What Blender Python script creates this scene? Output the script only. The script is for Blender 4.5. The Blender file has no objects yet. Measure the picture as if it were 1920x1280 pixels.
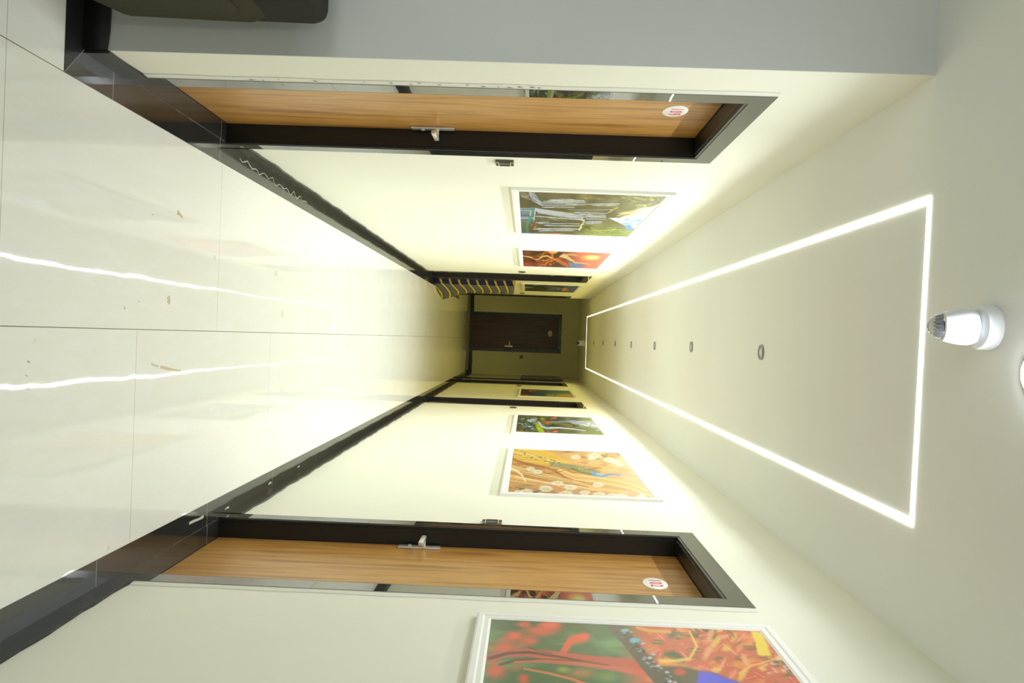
import bpy, bmesh, math, random
import numpy as np
from mathutils import Vector, Matrix
random.seed(4)
C = bpy.context.scene.collection
S = bpy.context.scene
PI = math.pi

# ------------------------------------------------------------------ camera
WL, WR, H, YE = 0.882, 0.927, 2.73, 19.1      # left wall, right wall, ceiling, end wall
BL, BR = 0.776, 0.8225                        # inner edges of the floor border
F_PX = 1420.0
CAM = Vector((0, 0, 1.47))
RX = Vector((-0.03710819, 0.02087047, 0.99909329)).normalized()   # image right (world up: the camera is turned on its side)
UX = Vector((-0.99930352, 0.00315817, -0.03718197)).normalized()  # image up
WX = Vector((0.00393132, 0.9997772, -0.02073874)).normalized()    # viewing direction
cd = bpy.data.cameras.new('camera'); cam = bpy.data.objects.new('camera', cd); C.objects.link(cam)
cd.sensor_fit = 'HORIZONTAL'; cd.sensor_width = 36; cd.lens = F_PX * 36 / 1920; cd.clip_start = 0.02
M = Matrix((RX, UX, -WX)).transposed().to_4x4(); M.translation = CAM
cam.matrix_world = M
S.camera = cam

# ------------------------------------------------------------------ exposure, world, lights
S.view_settings.view_transform = 'Standard'; S.view_settings.look = 'None'
S.view_settings.gamma = 1; S.view_settings.use_curve_mapping = False
S.view_settings.exposure = 0.0
S.cycles.sample_clamp_indirect = 2.5
w = bpy.data.worlds.new('world'); S.world = w; w.use_nodes = True
w.node_tree.nodes['Background'].inputs[0].default_value = (0.6, 0.7, 0.8, 1)
w.node_tree.nodes['Background'].inputs[1].default_value = 0.02
STRIP_E = 12.0
STRIP_W = 12.0     # watts per metre of led tape at its peak, a third of the way along
def area(name, loc, size, power, col, rot=(0, 0, 0), shape='DISK'):
    l = bpy.data.lights.new(name, 'AREA'); l.energy = power; l.shape = shape; l.size = size; l.color = col
    o = bpy.data.objects.new(name, l); o.location = loc; o.rotation_euler = rot; C.objects.link(o); return o
RING = [(-0.490, 2.435), (0.545, 2.468), (0.574, 16.28), (-0.523, 16.36)]
def tape(p, q, f0, f1, n):
    # spread keeps light off wall tops; power shaped: lower near, lower and yellow far
    for i in range(n):
        a = f0 + (f1 - f0) * i / n; b = f0 + (f1 - f0) * (i + 1) / n
        pa = Vector((p[0] + (q[0]-p[0])*a, p[1] + (q[1]-p[1])*a, H-0.0045)); pb = Vector((p[0] + (q[0]-p[0])*b, p[1] + (q[1]-p[1])*b, H-0.0045))
        mid = (pa + pb) / 2; L_ = (pb - pa).length; t = min(1, max(0, (mid.y - 8.3) / 3.4)); t = t*t*(3-2*t)
        n_ = min(1, max(0, (6.0 - mid.y) / 3.4)); n_ = n_*n_*(3-2*n_)
        l = bpy.data.lights.new('led_tape', 'AREA'); l.shape = 'RECTANGLE'; l.size = L_; l.size_y = 0.014
        l.energy = STRIP_W * L_ * (1 - 0.74*t) * (1 - 0.74*n_); l.color = (0.88 + 0.12*t, 0.95 - 0.09*t, 1.0 - 0.80*t); l.spread = math.radians(138)
        o = bpy.data.objects.new('led_tape', l); o.location = mid; d = pb - pa
        o.rotation_euler = (0, 0, math.atan2(d.y, d.x)); C.objects.link(o)
tape(RING[0], RING[3], 0, 1, 14); tape(RING[1], RING[2], 0, 1, 14); tape(RING[0], RING[1], 0, 1, 1); tape(RING[3], RING[2], 0, 1, 1)
area('near_downlight', (0.04, 1.885, H - 0.03), 0.09, 10, (0.86, 0.93, 1.0))
area('lobby_fill', (-2.6, 0.6, H - 0.02), 0.5, 12, (0.90, 0.95, 1.0)).data.spread = math.radians(130)  # unseen lamp added to light the grey lobby wall
area('rear_fill', (-2.9, -2.95, 1.35), 1.5, 48, (0.88, 0.94, 1.0), (PI/2, 0, 0), 'SQUARE')   # unseen light added behind the camera to brighten the lobby wall
area('lobby_fill_rear', (-0.2, -1.4, H - 0.02), 0.12, 20, (0.95, 0.96, 1.0))  # unseen lamp added behind the camera as cool fill

# ------------------------------------------------------------------ materials
def lin(c):
    return tuple(((v / 255) / 12.92 if v / 255 <= 0.04045 else ((v / 255 + 0.055) / 1.055) ** 2.4) for v in c)
def mat(name, col, rough=0.5, metal=0, spec=0.5):
    m = bpy.data.materials.new(name); m.use_nodes = True
    b = m.node_tree.nodes['Principled BSDF']
    b.inputs['Base Color'].default_value = (*lin(col), 1); b.inputs['Roughness'].default_value = rough
    b.inputs['Metallic'].default_value = metal; b.inputs['Specular IOR Level'].default_value = spec
    return m
def nd(m, t, **kw):
    n = m.node_tree.nodes.new(t)
    for k, v in kw.items(): setattr(n, k, v)
    return n
def lk(m, a, b): m.node_tree.links.new(a, b)
def bsdf(m): return m.node_tree.nodes['Principled BSDF']
def coords(m, scale=(1, 1, 1)):
    g = nd(m, 'ShaderNodeNewGeometry'); mp = nd(m, 'ShaderNodeMapping'); mp.inputs['Scale'].default_value = scale
    lk(m, g.outputs['Position'], mp.inputs['Vector']); return mp.outputs['Vector']
def noise(m, vec, scale, detail=3, rough=0.5):
    n = nd(m, 'ShaderNodeTexNoise'); n.inputs['Scale'].default_value = scale
    n.inputs['Detail'].default_value = detail; n.inputs['Roughness'].default_value = rough
    lk(m, vec, n.inputs['Vector']); return n.outputs['Fac']
def ramp(m, fac, stops):
    r = nd(m, 'ShaderNodeValToRGB'); e = r.color_ramp.elements
    while len(e) < len(stops): e.new(0.5)
    for el, (p, c) in zip(e, stops): el.position = p; el.color = (*lin(c), 1)
    lk(m, fac, r.inputs['Fac']); return r.outputs['Color']
def mixc(m, fac, a, b, mode='MIX'):
    x = nd(m, 'ShaderNodeMix', data_type='RGBA', blend_type=mode)
    for s, v in ((x.inputs[0], fac), (x.inputs[6], a), (x.inputs[7], b)):
        if hasattr(v, 'is_output'): lk(m, v, s)
        elif isinstance(v, (int, float)): s.default_value = v
        else: s.default_value = (*lin(v), 1)
    return x.outputs[2]
def mth(m, op, a, b=None, c=None):
    x = nd(m, 'ShaderNodeMath', operation=op)
    for i, v in enumerate((a, b, c)):
        if v is None: continue
        if hasattr(v, 'is_output'): lk(m, v, x.inputs[i])
        else: x.inputs[i].default_value = v
    return x.outputs[0]
def bump(m, h, dist, strength=1.0):
    b = nd(m, 'ShaderNodeBump'); b.inputs['Distance'].default_value = dist; b.inputs['Strength'].default_value = strength
    lk(m, h, b.inputs['Height']); lk(m, b.outputs['Normal'], bsdf(m).inputs['Normal'])

def paint(name, c1, c2, rough):
    m = mat(name, c1, rough); v = coords(m)
    lk(m, ramp(m, noise(m, v, 1.1, 4), [(0.35, c1), (0.7, c2)]), bsdf(m).inputs['Base Color'])
    bump(m, noise(m, v, 9, 5, 0.6), 0.0015, 0.5); return m
M_WALL = paint('wall_paint', (230, 229, 211), (226, 225, 206), 0.6)
M_WALLG = paint('lobby_wall_paint', (205, 207, 202), (198, 200, 194), 0.6)
M_CEIL = paint('ceiling_paint', (238, 239, 231), (235, 236, 227), 0.75)
M_END = paint('wall_paint_bounce_tint', (220, 218, 184), (215, 213, 178), 0.6)  # wall paint yellowed, putting the far end's bounced light into the colour

def floor_mat():
    m = mat('floor_tile', (216, 217, 210), 0.025, spec=0.5); b = bsdf(m)
    g = nd(m, 'ShaderNodeNewGeometry'); sx = nd(m, 'ShaderNodeSeparateXYZ'); lk(m, g.outputs['Position'], sx.inputs[0])
    x, y = sx.outputs[0], sx.outputs[1]
    v = coords(m)
    right = mth(m, 'GREATER_THAN', x, 0.018)
    off = mth(m, 'MULTIPLY_ADD', right, 0.754, 2.066)           # first joint of each column
    fr = mth(m, 'FRACT', mth(m, 'DIVIDE', mth(m, 'ADD', mth(m, 'SUBTRACT', y, off), 148.0), 1.48))
    d = mth(m, 'MULTIPLY', mth(m, 'MINIMUM', fr, mth(m, 'SUBTRACT', 1.0, fr)), 1.48)
    cross = mth(m, 'MULTIPLY', mth(m, 'LESS_THAN', d, 0.0014), 0.6)
    long1 = mth(m, 'LESS_THAN', mth(m, 'ABSOLUTE', mth(m, 'SUBTRACT', x, 0.018)), 0.0016)
    long2 = mth(m, 'LESS_THAN', mth(m, 'ABSOLUTE', mth(m, 'ADD', x, 0.776)), 0.0016)
    seam = mth(m, 'MAXIMUM', mth(m, 'MAXIMUM', cross, long1), long2)
    n1 = noise(m, v, 1.3, 6, 0.62)
    mp = nd(m, 'ShaderNodeMapping'); mp.inputs['Rotation'].default_value = (0, 0, 0.6); mp.inputs['Scale'].default_value = (3.2, 0.9, 1)
    lk(m, g.outputs['Position'], mp.inputs['Vector'])
    n2 = noise(m, mp.outputs['Vector'], 1.6, 7, 0.7)
    c = ramp(m, n1, [(0.3, (202, 205, 198)), (0.5, (210, 214, 209)), (0.72, (218, 222, 219))])
    c = mixc(m, mth(m, 'MULTIPLY', mth(m, 'SMOOTH_MIN', mth(m, 'ABSOLUTE', mth(m, 'SUBTRACT', n2, 0.5)), 0.06, 0.01), 3.0), (204, 202, 188), c)
    spots = noise(m, v, 7, 2, 0.4)
    c = mixc(m, mth(m, 'MULTIPLY', mth(m, 'GREATER_THAN', spots, 0.745), 0.5), c, (180, 172, 145))
    lk(m, mixc(m, mth(m, 'MULTIPLY', seam, 0.9), c, (92, 84, 70)), b.inputs['Base Color'])
    # unevenly laid, polished tiles: each tile leans a little, edges dip
    edge = mth(m, 'MINIMUM', d, mth(m, 'ABSOLUTE', mth(m, 'SUBTRACT', x, 0.018)))
    dip = mth(m, 'MINIMUM', mth(m, 'MULTIPLY', edge, 20.0), 1.0)
    hh = mth(m, 'ADD', mth(m, 'MULTIPLY', noise(m, v, 1.9, 3, 0.5), 1.0), mth(m, 'MULTIPLY', dip, 0.12))
    bump(m, hh, 0.0016, 1.0)
    return m
M_FLOOR = floor_mat()

def granite(name, base, rough, joints=False):
    m = mat(name, base, rough, spec=1.0); b = bsdf(m); v = coords(m)
    hi = tuple(min(255, c + 34) for c in base)
    c = ramp(m, noise(m, v, 260, 2, 0.7), [(0.5, base), (0.68, base), (0.78, hi)])
    cl = noise(m, v, 5, 5, 0.6)
    c = mixc(m, mth(m, 'MULTIPLY', cl, 0.25), c, hi)
    if joints:
        g = nd(m, 'ShaderNodeNewGeometry'); sx = nd(m, 'ShaderNodeSeparateXYZ'); lk(m, g.outputs['Position'], sx.inputs[0])
        fr = mth(m, 'FRACT', mth(m, 'DIVIDE', mth(m, 'SUBTRACT', sx.outputs[1], 2.6 - 91.0 * 10), 0.91))
        j = mth(m, 'LESS_THAN', mth(m, 'MINIMUM', fr, mth(m, 'SUBTRACT', 1.0, fr)), 0.0025)
        c = mixc(m, mth(m, 'MULTIPLY', j, 0.8), c, (120, 120, 112))
    lk(m, c, b.inputs['Base Color'])
    lk(m, mth(m, 'MULTIPLY_ADD', cl, 0.02, rough), b.inputs['Roughness'])
    bump(m, noise(m, v, 3, 3), 0.0002, 1.0)
    return m
M_BORDER = granite('black_granite_border', (30, 30, 27), 0.09, True)
M_SKIRT = granite('black_granite_skirting', (24, 25, 23), 0.25); bsdf(M_SKIRT).inputs['Specular IOR Level'].default_value = 0.5
M_TRIM = granite('black_granite_door_surround', (40, 41, 38), 0.0); bsdf(M_TRIM).inputs['IOR'].default_value = 1.75

def wood(name, lo, mid, hi):
    m = mat(name, mid, 0.32, spec=0.35); v = coords(m, (9, 9, 0.55))
    g = noise(m, v, 2.2, 5, 0.55); fine = noise(m, coords(m, (60, 60, 1.2)), 3, 3, 0.6)
    f = mth(m, 'ADD', mth(m, 'MULTIPLY', g, 0.75), mth(m, 'MULTIPLY', fine, 0.25))
    lk(m, ramp(m, f, [(0.32, lo), (0.44, mid), (0.5, hi), (0.56, mid), (0.68, lo)]), bsdf(m).inputs['Base Color'])
    return m
M_WOOD = wood('teak_laminate', (132, 86, 34), (172, 124, 58), (190, 143, 76))
M_WOODD = wood('dark_brown_laminate', (52, 34, 18), (70, 46, 24), (80, 54, 30))
M_BLACK = mat('black_painted_jamb', (20, 20, 18), 0.35)
M_CHROME = mat('brushed_steel', (214, 210, 198), 0.38, 0.75)
M_WHITE = mat('white_frame_lacquer', (234, 233, 224), 0.35)
M_PLAQUE = mat('white_plaque', (240, 238, 232), 0.3)
M_RED = mat('red_digits', (205, 40, 60), 0.4)
M_GREYDIG = mat('grey_digits', (70, 60, 45), 0.4)
M_PLAST = mat('white_plastic', (238, 240, 242), 0.3)
M_DARK = mat('dark_plastic', (40, 38, 34), 0.25)
M_BRONZE = mat('bronze_switch_face', (96, 92, 78), 0.2, 0.6)
M_SOFA = mat('olive_upholstery', (52, 48, 30), 0.8, spec=0.2)
M_SOFAD = mat('charcoal_upholstery', (38, 37, 30), 0.8, spec=0.2)
for m_ in (M_SOFA, M_SOFAD): bump(m_, noise(m_, coords(m_), 120, 3), 0.0006, 0.6)
M_STAIN = mat('dried_brown_stain', (160, 142, 96), 0.4)
M_GLINT_MARK = mat('pale_glint_and_mark', (190, 188, 165), 0.3, 0.3)  # light strip's glint as a pale colour; also tape and small marks
M_SMUDGE = mat('dark_smudge', (110, 110, 104), 0.6)
M_SEAL = mat('pale_filler', (222, 221, 206), 0.55)
def emis(name, col, e):
    m = bpy.data.materials.new(name); m.use_nodes = True; nt = m.node_tree; nt.nodes.clear()
    o = nt.nodes.new('ShaderNodeOutputMaterial'); n = nt.nodes.new('ShaderNodeEmission')
    n.inputs[0].default_value = (*col, 1); n.inputs[1].default_value = e; nt.links.new(n.outputs[0], o.inputs[0]); return m
def strip_mat():
    # led tape emission set by hand to fall and warm towards the far end
    m = emis('led_tape_diffuser', (1, 1, 1), 1); nt = m.node_tree; em = [n for n in nt.nodes if n.type == 'EMISSION'][0]
    g = nd(m, 'ShaderNodeNewGeometry'); sx = nd(m, 'ShaderNodeSeparateXYZ'); lk(m, g.outputs['Position'], sx.inputs[0])
    mr = nd(m, 'ShaderNodeMapRange', interpolation_type='SMOOTHSTEP')
    mr.inputs['From Min'].default_value = 8.0; mr.inputs['From Max'].default_value = 12.5
    mr.inputs['To Min'].default_value = 0.0; mr.inputs['To Max'].default_value = 1.0
    lk(m, sx.outputs[1], mr.inputs['Value'])
    x = nd(m, 'ShaderNodeMix', data_type='RGBA'); lk(m, mr.outputs[0], x.inputs[0])
    x.inputs[6].default_value = (0.99, 1.0, 0.96, 1); x.inputs[7].default_value = (1.0, 0.93, 0.66, 1)
    lk(m, x.outputs[2], em.inputs[0])
    lk(m, mth(m, 'MULTIPLY_ADD', mr.outputs[0], -STRIP_E * 0.66, STRIP_E), em.inputs[1])
    return m
M_LED = strip_mat()
M_LAMP = emis('lit_downlight', (0.85, 0.93, 1.0), 60)

# ------------------------------------------------------------------ mesh helpers
class MB:
    def __init__(s): s.b = bmesh.new(); s.mi = 0
    def add(s, verts, faces):
        vs = [s.b.verts.new(v) for v in verts]; out = []
        for f in faces:
            try: fc = s.b.faces.new([vs[i] for i in f]); fc.material_index = s.mi; out.append(fc)
            except ValueError: pass
        return vs, out
    def box(s, x0, x1, y0, y1, z0, z1, bev=0, fn=None):
        P = [(x, y, z) for x in (x0, x1) for y in (y0, y1) for z in (z0, z1)]
        if fn: P = [fn(*p) for p in P]
        vs, fs = s.add(P, [(0, 1, 3, 2), (4, 6, 7, 5), (0, 4, 5, 1), (2, 3, 7, 6), (0, 2, 6, 4), (1, 5, 7, 3)])
        if bev:
            ed = list({e for f in fs for e in f.edges})
            bmesh.ops.bevel(s.b, geom=ed, offset=bev, segments=3, affect='EDGES', profile=0.5)
    def ring(s, pts_list, closed=True, cap=True):
        """loft through lists of points"""
        n = len(pts_list[0]); V = [s.b.verts.new(p) for r in pts_list for p in r]
        for i in range(len(pts_list) - 1):
            for j in range(n if closed else n - 1):
                k = (j + 1) % n
                try: f = s.b.faces.new((V[i*n+j], V[i*n+k], V[(i+1)*n+k], V[(i+1)*n+j])); f.material_index = s.mi
                except ValueError: pass
        if cap and closed:
            for r in (0, len(pts_list) - 1):
                try: f = s.b.faces.new(V[r*n:(r+1)*n]); f.material_index = s.mi
                except ValueError: pass
    def lathe(s, c, prof, axis=(0, 0, 1), n=40, cap=True):
        a = Vector(axis).normalized(); t = Vector((1, 0, 0)) if abs(a.x) < 0.9 else Vector((0, 1, 0))
        u = a.cross(t).normalized(); v = a.cross(u); c = Vector(c)
        s.ring([[c + a * h + (u * math.cos(2*PI*k/n) + v * math.sin(2*PI*k/n)) * r for k in range(n)] for r, h in prof], True, cap)
    def tube(s, pts, r, n=10):
        pts = [Vector(p) for p in pts]; R = []
        for i, p in enumerate(pts):
            d = (pts[min(i+1, len(pts)-1)] - pts[max(i-1, 0)]).normalized()
            t = Vector((0, 0, 1)) if abs(d.z) < 0.9 else Vector((1, 0, 0)); u = d.cross(t).normalized(); v = d.cross(u)
            R.append([p + (u*math.cos(2*PI*k/n) + v*math.sin(2*PI*k/n))*r for k in range(n)])
        s.ring(R)
    def obj(s, name, mats, parent=None, smooth=False):
        bmesh.ops.recalc_face_normals(s.b, faces=s.b.faces)
        me = bpy.data.meshes.new(name)
        org = parent_loc(parent)
        bmesh.ops.translate(s.b, verts=s.b.verts, vec=-org)
        s.b.to_mesh(me); s.b.free()
        for m in (mats if isinstance(mats, (list, tuple)) else [mats]): me.materials.append(m)
        if smooth:
            for p in me.polygons: p.use_smooth = True
            try: me.set_sharp_from_angle(angle=math.radians(35))
            except Exception: pass
        o = bpy.data.objects.new(name, me); C.objects.link(o)
        if parent: o.parent = parent
        return o
def parent_loc(p):
    v = Vector((0, 0, 0))
    while p: v += p.location; p = p.parent
    return v
def struct(o): o['kind'] = 'structure'; return o
def thing(name, loc, label=None, cat=None, group=None):
    o = bpy.data.objects.new(name, None); o.empty_display_size = 0.1; o.location = loc; C.objects.link(o)
    if label: tag(o, label, cat, group)
    return o
def tag(o, label, cat, group=None):
    o['label'] = label; o['category'] = cat
    if group: o['group'] = group
    return o
def boxobj(name, b, m, parent=None, bev=0):
    k = MB(); k.box(*b, bev=bev); return k.obj(name, m, parent, smooth=bev > 0)

# side frames: (along, out of the wall into the room, up) -> world
SIDE = {'left': lambda a, d, z: (-WL + d, a, z), 'right': lambda a, d, z: (WR - d, a, z), 'end': lambda a, d, z: (a, YE - d, z)}

# ------------------------------------------------------------------ room shell
# door openings along each wall: (from, to)
DT = 0.08                                                 # width of the granite surround
OPEN_L = [(2.745, 3.585), (10.37, 11.33), (15.20, 15.70)]
OPEN_R = [(2.775, 3.655), (10.50, 11.33), (15.36, 16.36), (16.80, 17.30)]
OPEN_E = [(-0.567, 0.255)]
OH = 2.232
def wall(name, side, a0, a1, opens, th, m):
    k = MB(); fn = SIDE[side]; cur = a0
    for o0, o1 in opens:
        k.box(cur, o0, -th, 0, 0, H, fn=fn); k.box(o0, o1, -th, 0, OH, H, fn=fn); cur = o1
    k.box(cur, a1, -th, 0, 0, H, fn=fn)
    return struct(k.obj(name, m))
LWE = 15.80                                                # where the left wall stops
wall('wall_left', 'left', 2.430, LWE, OPEN_L, 0.22, M_WALL)
wall('wall_right', 'right', -3.0, YE, OPEN_R, 0.22, M_WALL)
wall('wall_end', 'end', -3.6, WR + 0.22, OPEN_E, 0.2, M_END)
k = MB(); k.box(-4.6, -WL, 2.424, 2.430, 0, H); k.box(-4.6, -WL - 0.22, 2.430, 2.62, 0, H); struct(k.obj('wall_lobby', M_WALLG))
struct(boxobj('wall_lobby_side', (-4.8, -4.6, -3.2, 2.62, 0, H), M_WALLG))
struct(boxobj('wall_rear', (-4.8, WR + 0.22, -3.2, -3.0, 0, H), M_WALLG))
struct(boxobj('wall_passage', (-3.6, -WL - 0.22, LWE - 0.2, LWE, 0, H), M_END))
struct(boxobj('wall_passage_side', (-3.8, -3.6, LWE - 0.2, YE + 0.2, 0, H), M_END))
struct(boxobj('floor', (-4.8, WR + 0.25, -3.2, YE + 0.25, -0.1, 0), M_FLOOR))
struct(boxobj('ceiling', (-4.8, WR + 0.25, -3.2, YE + 0.25, H, H + 0.1), M_CEIL))

# granite border laid flush in the floor, running on into the door recesses
def border(name, side, a0, a1, width, opens, cut=0.0):
    k = MB(); fn = SIDE[side]; z = 0.0012
    k.add([fn(a0 - cut, width, z), fn(a1, width, z), fn(a1, 0, z), fn(a0, 0, z),
           fn(a0 - cut, width, -0.01), fn(a1, width, -0.01), fn(a1, 0, -0.01), fn(a0, 0, -0.01)],
          [(0, 1, 2, 3), (0, 1, 5, 4), (1, 2, 6, 5), (2, 3, 7, 6), (3, 0, 4, 7)])
    for o0, o1 in opens:
        k.box(o0 - 0.0, o1 + 0.0, -0.1, 0.0, -0.01, 0.0042, fn=fn)
    return struct(k.obj(name, M_BORDER))
trim_l = border('trim_1', 'left', 2.424, LWE + 0.0, WL - BL, OPEN_L, cut=0.1)
trim_r = border('trim_2', 'right', -3.0, YE, WR - BR, OPEN_R)
border('trim_3', 'end', -3.6, WR - 0.105, 0.10, OPEN_E)
k = MB(); k.add([(-4.6, 2.324, 0.0012), (-BL, 2.324, 0.0012), (-WL, 2.424, 0.0012), (-4.6, 2.424, 0.0012),
                 (-4.6, 2.324, -0.01), (-BL, 2.324, -0.01), (-WL, 2.424, -0.01), (-4.6, 2.424, -0.01)],
                [(0, 1, 2, 3), (0, 1, 5, 4), (1, 2, 6, 5), (2, 3, 7, 6), (3, 0, 4, 7)])
trim_lob = struct(k.obj('trim_4', M_SKIRT))
k = MB(); k.box(-BL - 0.106, -BL, 2.3235, 2.3255, 0, 0.0016)
# pale mitre joint
k.b.clear(); k.add([(-BL, 2.326, 0.0017), (-WL, 2.426, 0.0017), (-WL, 2.422, 0.0017), (-BL, 2.322, 0.0017)], [(0, 1, 2, 3)])
k.obj('mitre_joint', M_SMUDGE, trim_l)
def ribbon(parent, name, m, pts, wd, z):
    k = MB(); n = len(pts); V = []
    for i, p in enumerate(pts):
        p = Vector((p[0], p[1], z)); q = Vector((*pts[min(i+1, n-1)][:2], z)); r = Vector((*pts[max(i-1, 0)][:2], z))
        d = (q - r).normalized(); u = Vector((-d.y, d.x, 0)); ww = wd * (0.5 + random.random())
        V += [p + u*ww, p - u*ww]
    k.add(V, [(2*i, 2*i+1, 2*i+3, 2*i+2) for i in range(n-1)])
    return k.obj(name, m, parent)
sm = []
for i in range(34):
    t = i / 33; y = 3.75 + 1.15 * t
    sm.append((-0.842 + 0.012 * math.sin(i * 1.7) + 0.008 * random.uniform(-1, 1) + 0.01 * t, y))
for q in range(3): ribbon(trim_l, 'glint_and_mark', M_GLINT_MARK, sm[q*11:q*11+12], 0.0022, 0.0019)  # reflection of the light strip, drawn as a pale squiggle on the granite
ribbon(trim_r, 'glint_and_mark', M_GLINT_MARK, [(0.871, 3.32), (0.872, 3.37), (0.876, 3.42), (0.875, 3.47)], 0.008, 0.0019)  # small piece of tape on the right border
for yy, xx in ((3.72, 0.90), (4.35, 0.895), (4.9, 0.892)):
    ribbon(trim_r, 'glint_and_mark', M_GLINT_MARK, [(xx, yy), (xx-0.004, yy+0.03), (xx, yy+0.05)], 0.004, 0.0019)  # three small pale marks
# stains on the floor tiles
fl = bpy.data.objects['floor']
ribbon(fl, 'dried_stain', M_STAIN, [(0.150, 2.935), (0.158, 2.96), (0.163, 2.99)], 0.003, 0.0009)
ribbon(fl, 'dried_stain', M_STAIN, [(0.166, 3.01), (0.174, 3.06), (0.182, 3.12), (0.19, 3.19)], 0.005, 0.0009)
ribbon(fl, 'dried_stain', M_STAIN, [(-0.118, 3.055), (-0.104, 3.066), (-0.09, 3.06)], 0.013, 0.0009)
ribbon(fl, 'dried_stain', M_STAIN, [(-0.472, 3.11), (-0.465, 3.135), (-0.456, 3.16)], 0.007, 0.0009)
for (sx_, sy_) in ((0.16, 2.19), (0.12, 2.20), (0.20, 2.2), (-0.06, 2.72), (-0.09, 2.82), (-0.43, 2.9), (-0.3, 4.6), (-0.42, 6.9)):
    ribbon(fl, 'dried_stain', M_STAIN, [(sx_, sy_), (sx_+0.004, sy_+0.012)], 0.003, 0.0009)

# skirting with an uneven painted top edge
def skirting(name, side, spans, h=0.083, th=0.010, wav=0.006):
    k = MB(); fn = SIDE[side]
    for a0, a1 in spans:
        n = max(3, int((a1 - a0) / 0.06)); R = []; ph = random.random() * 9
        for i in range(n + 1):
            a = a0 + (a1 - a0) * i / n
            zz = h + wav * (0.6 * math.sin(a * 9 + ph) + 0.4 * math.sin(a * 23 + ph) + random.uniform(-.3, .3))
            R.append([fn(a, 0, 0), fn(a, th, 0), fn(a, th, zz), fn(a, 0, zz)])
        k.ring(R)
    return struct(k.obj(name, M_SKIRT))
def spans(a0, a1, opens):
    out = []; cur = a0
    for o0, o1 in opens: out.append((cur, o0 - DT)); cur = o1 + DT
    if a1 - cur > 0.02: out.append((cur, a1))
    return [s for s in out if s[1] - s[0] > 0.02]
skirting('baseboard_left', 'left', spans(2.424, LWE, OPEN_L))
skirting('baseboard_right', 'right', spans(-3.0, YE, OPEN_R))
skirting('baseboard_end', 'end', spans(-3.6, WR - 0.01, OPEN_E))
k = MB(); R = []
for i in range(60):
    x = -4.6 + (4.6 - WL) * i / 59; zz = 0.083 + 0.005 * math.sin(x * 17) + random.uniform(-.0015, .0015)
    R.append([(x, 2.424, 0), (x, 2.414, 0), (x, 2.414, zz), (x, 2.424, zz)])
k.ring(R); struct(k.obj('baseboard_lobby', M_SKIRT))

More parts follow.
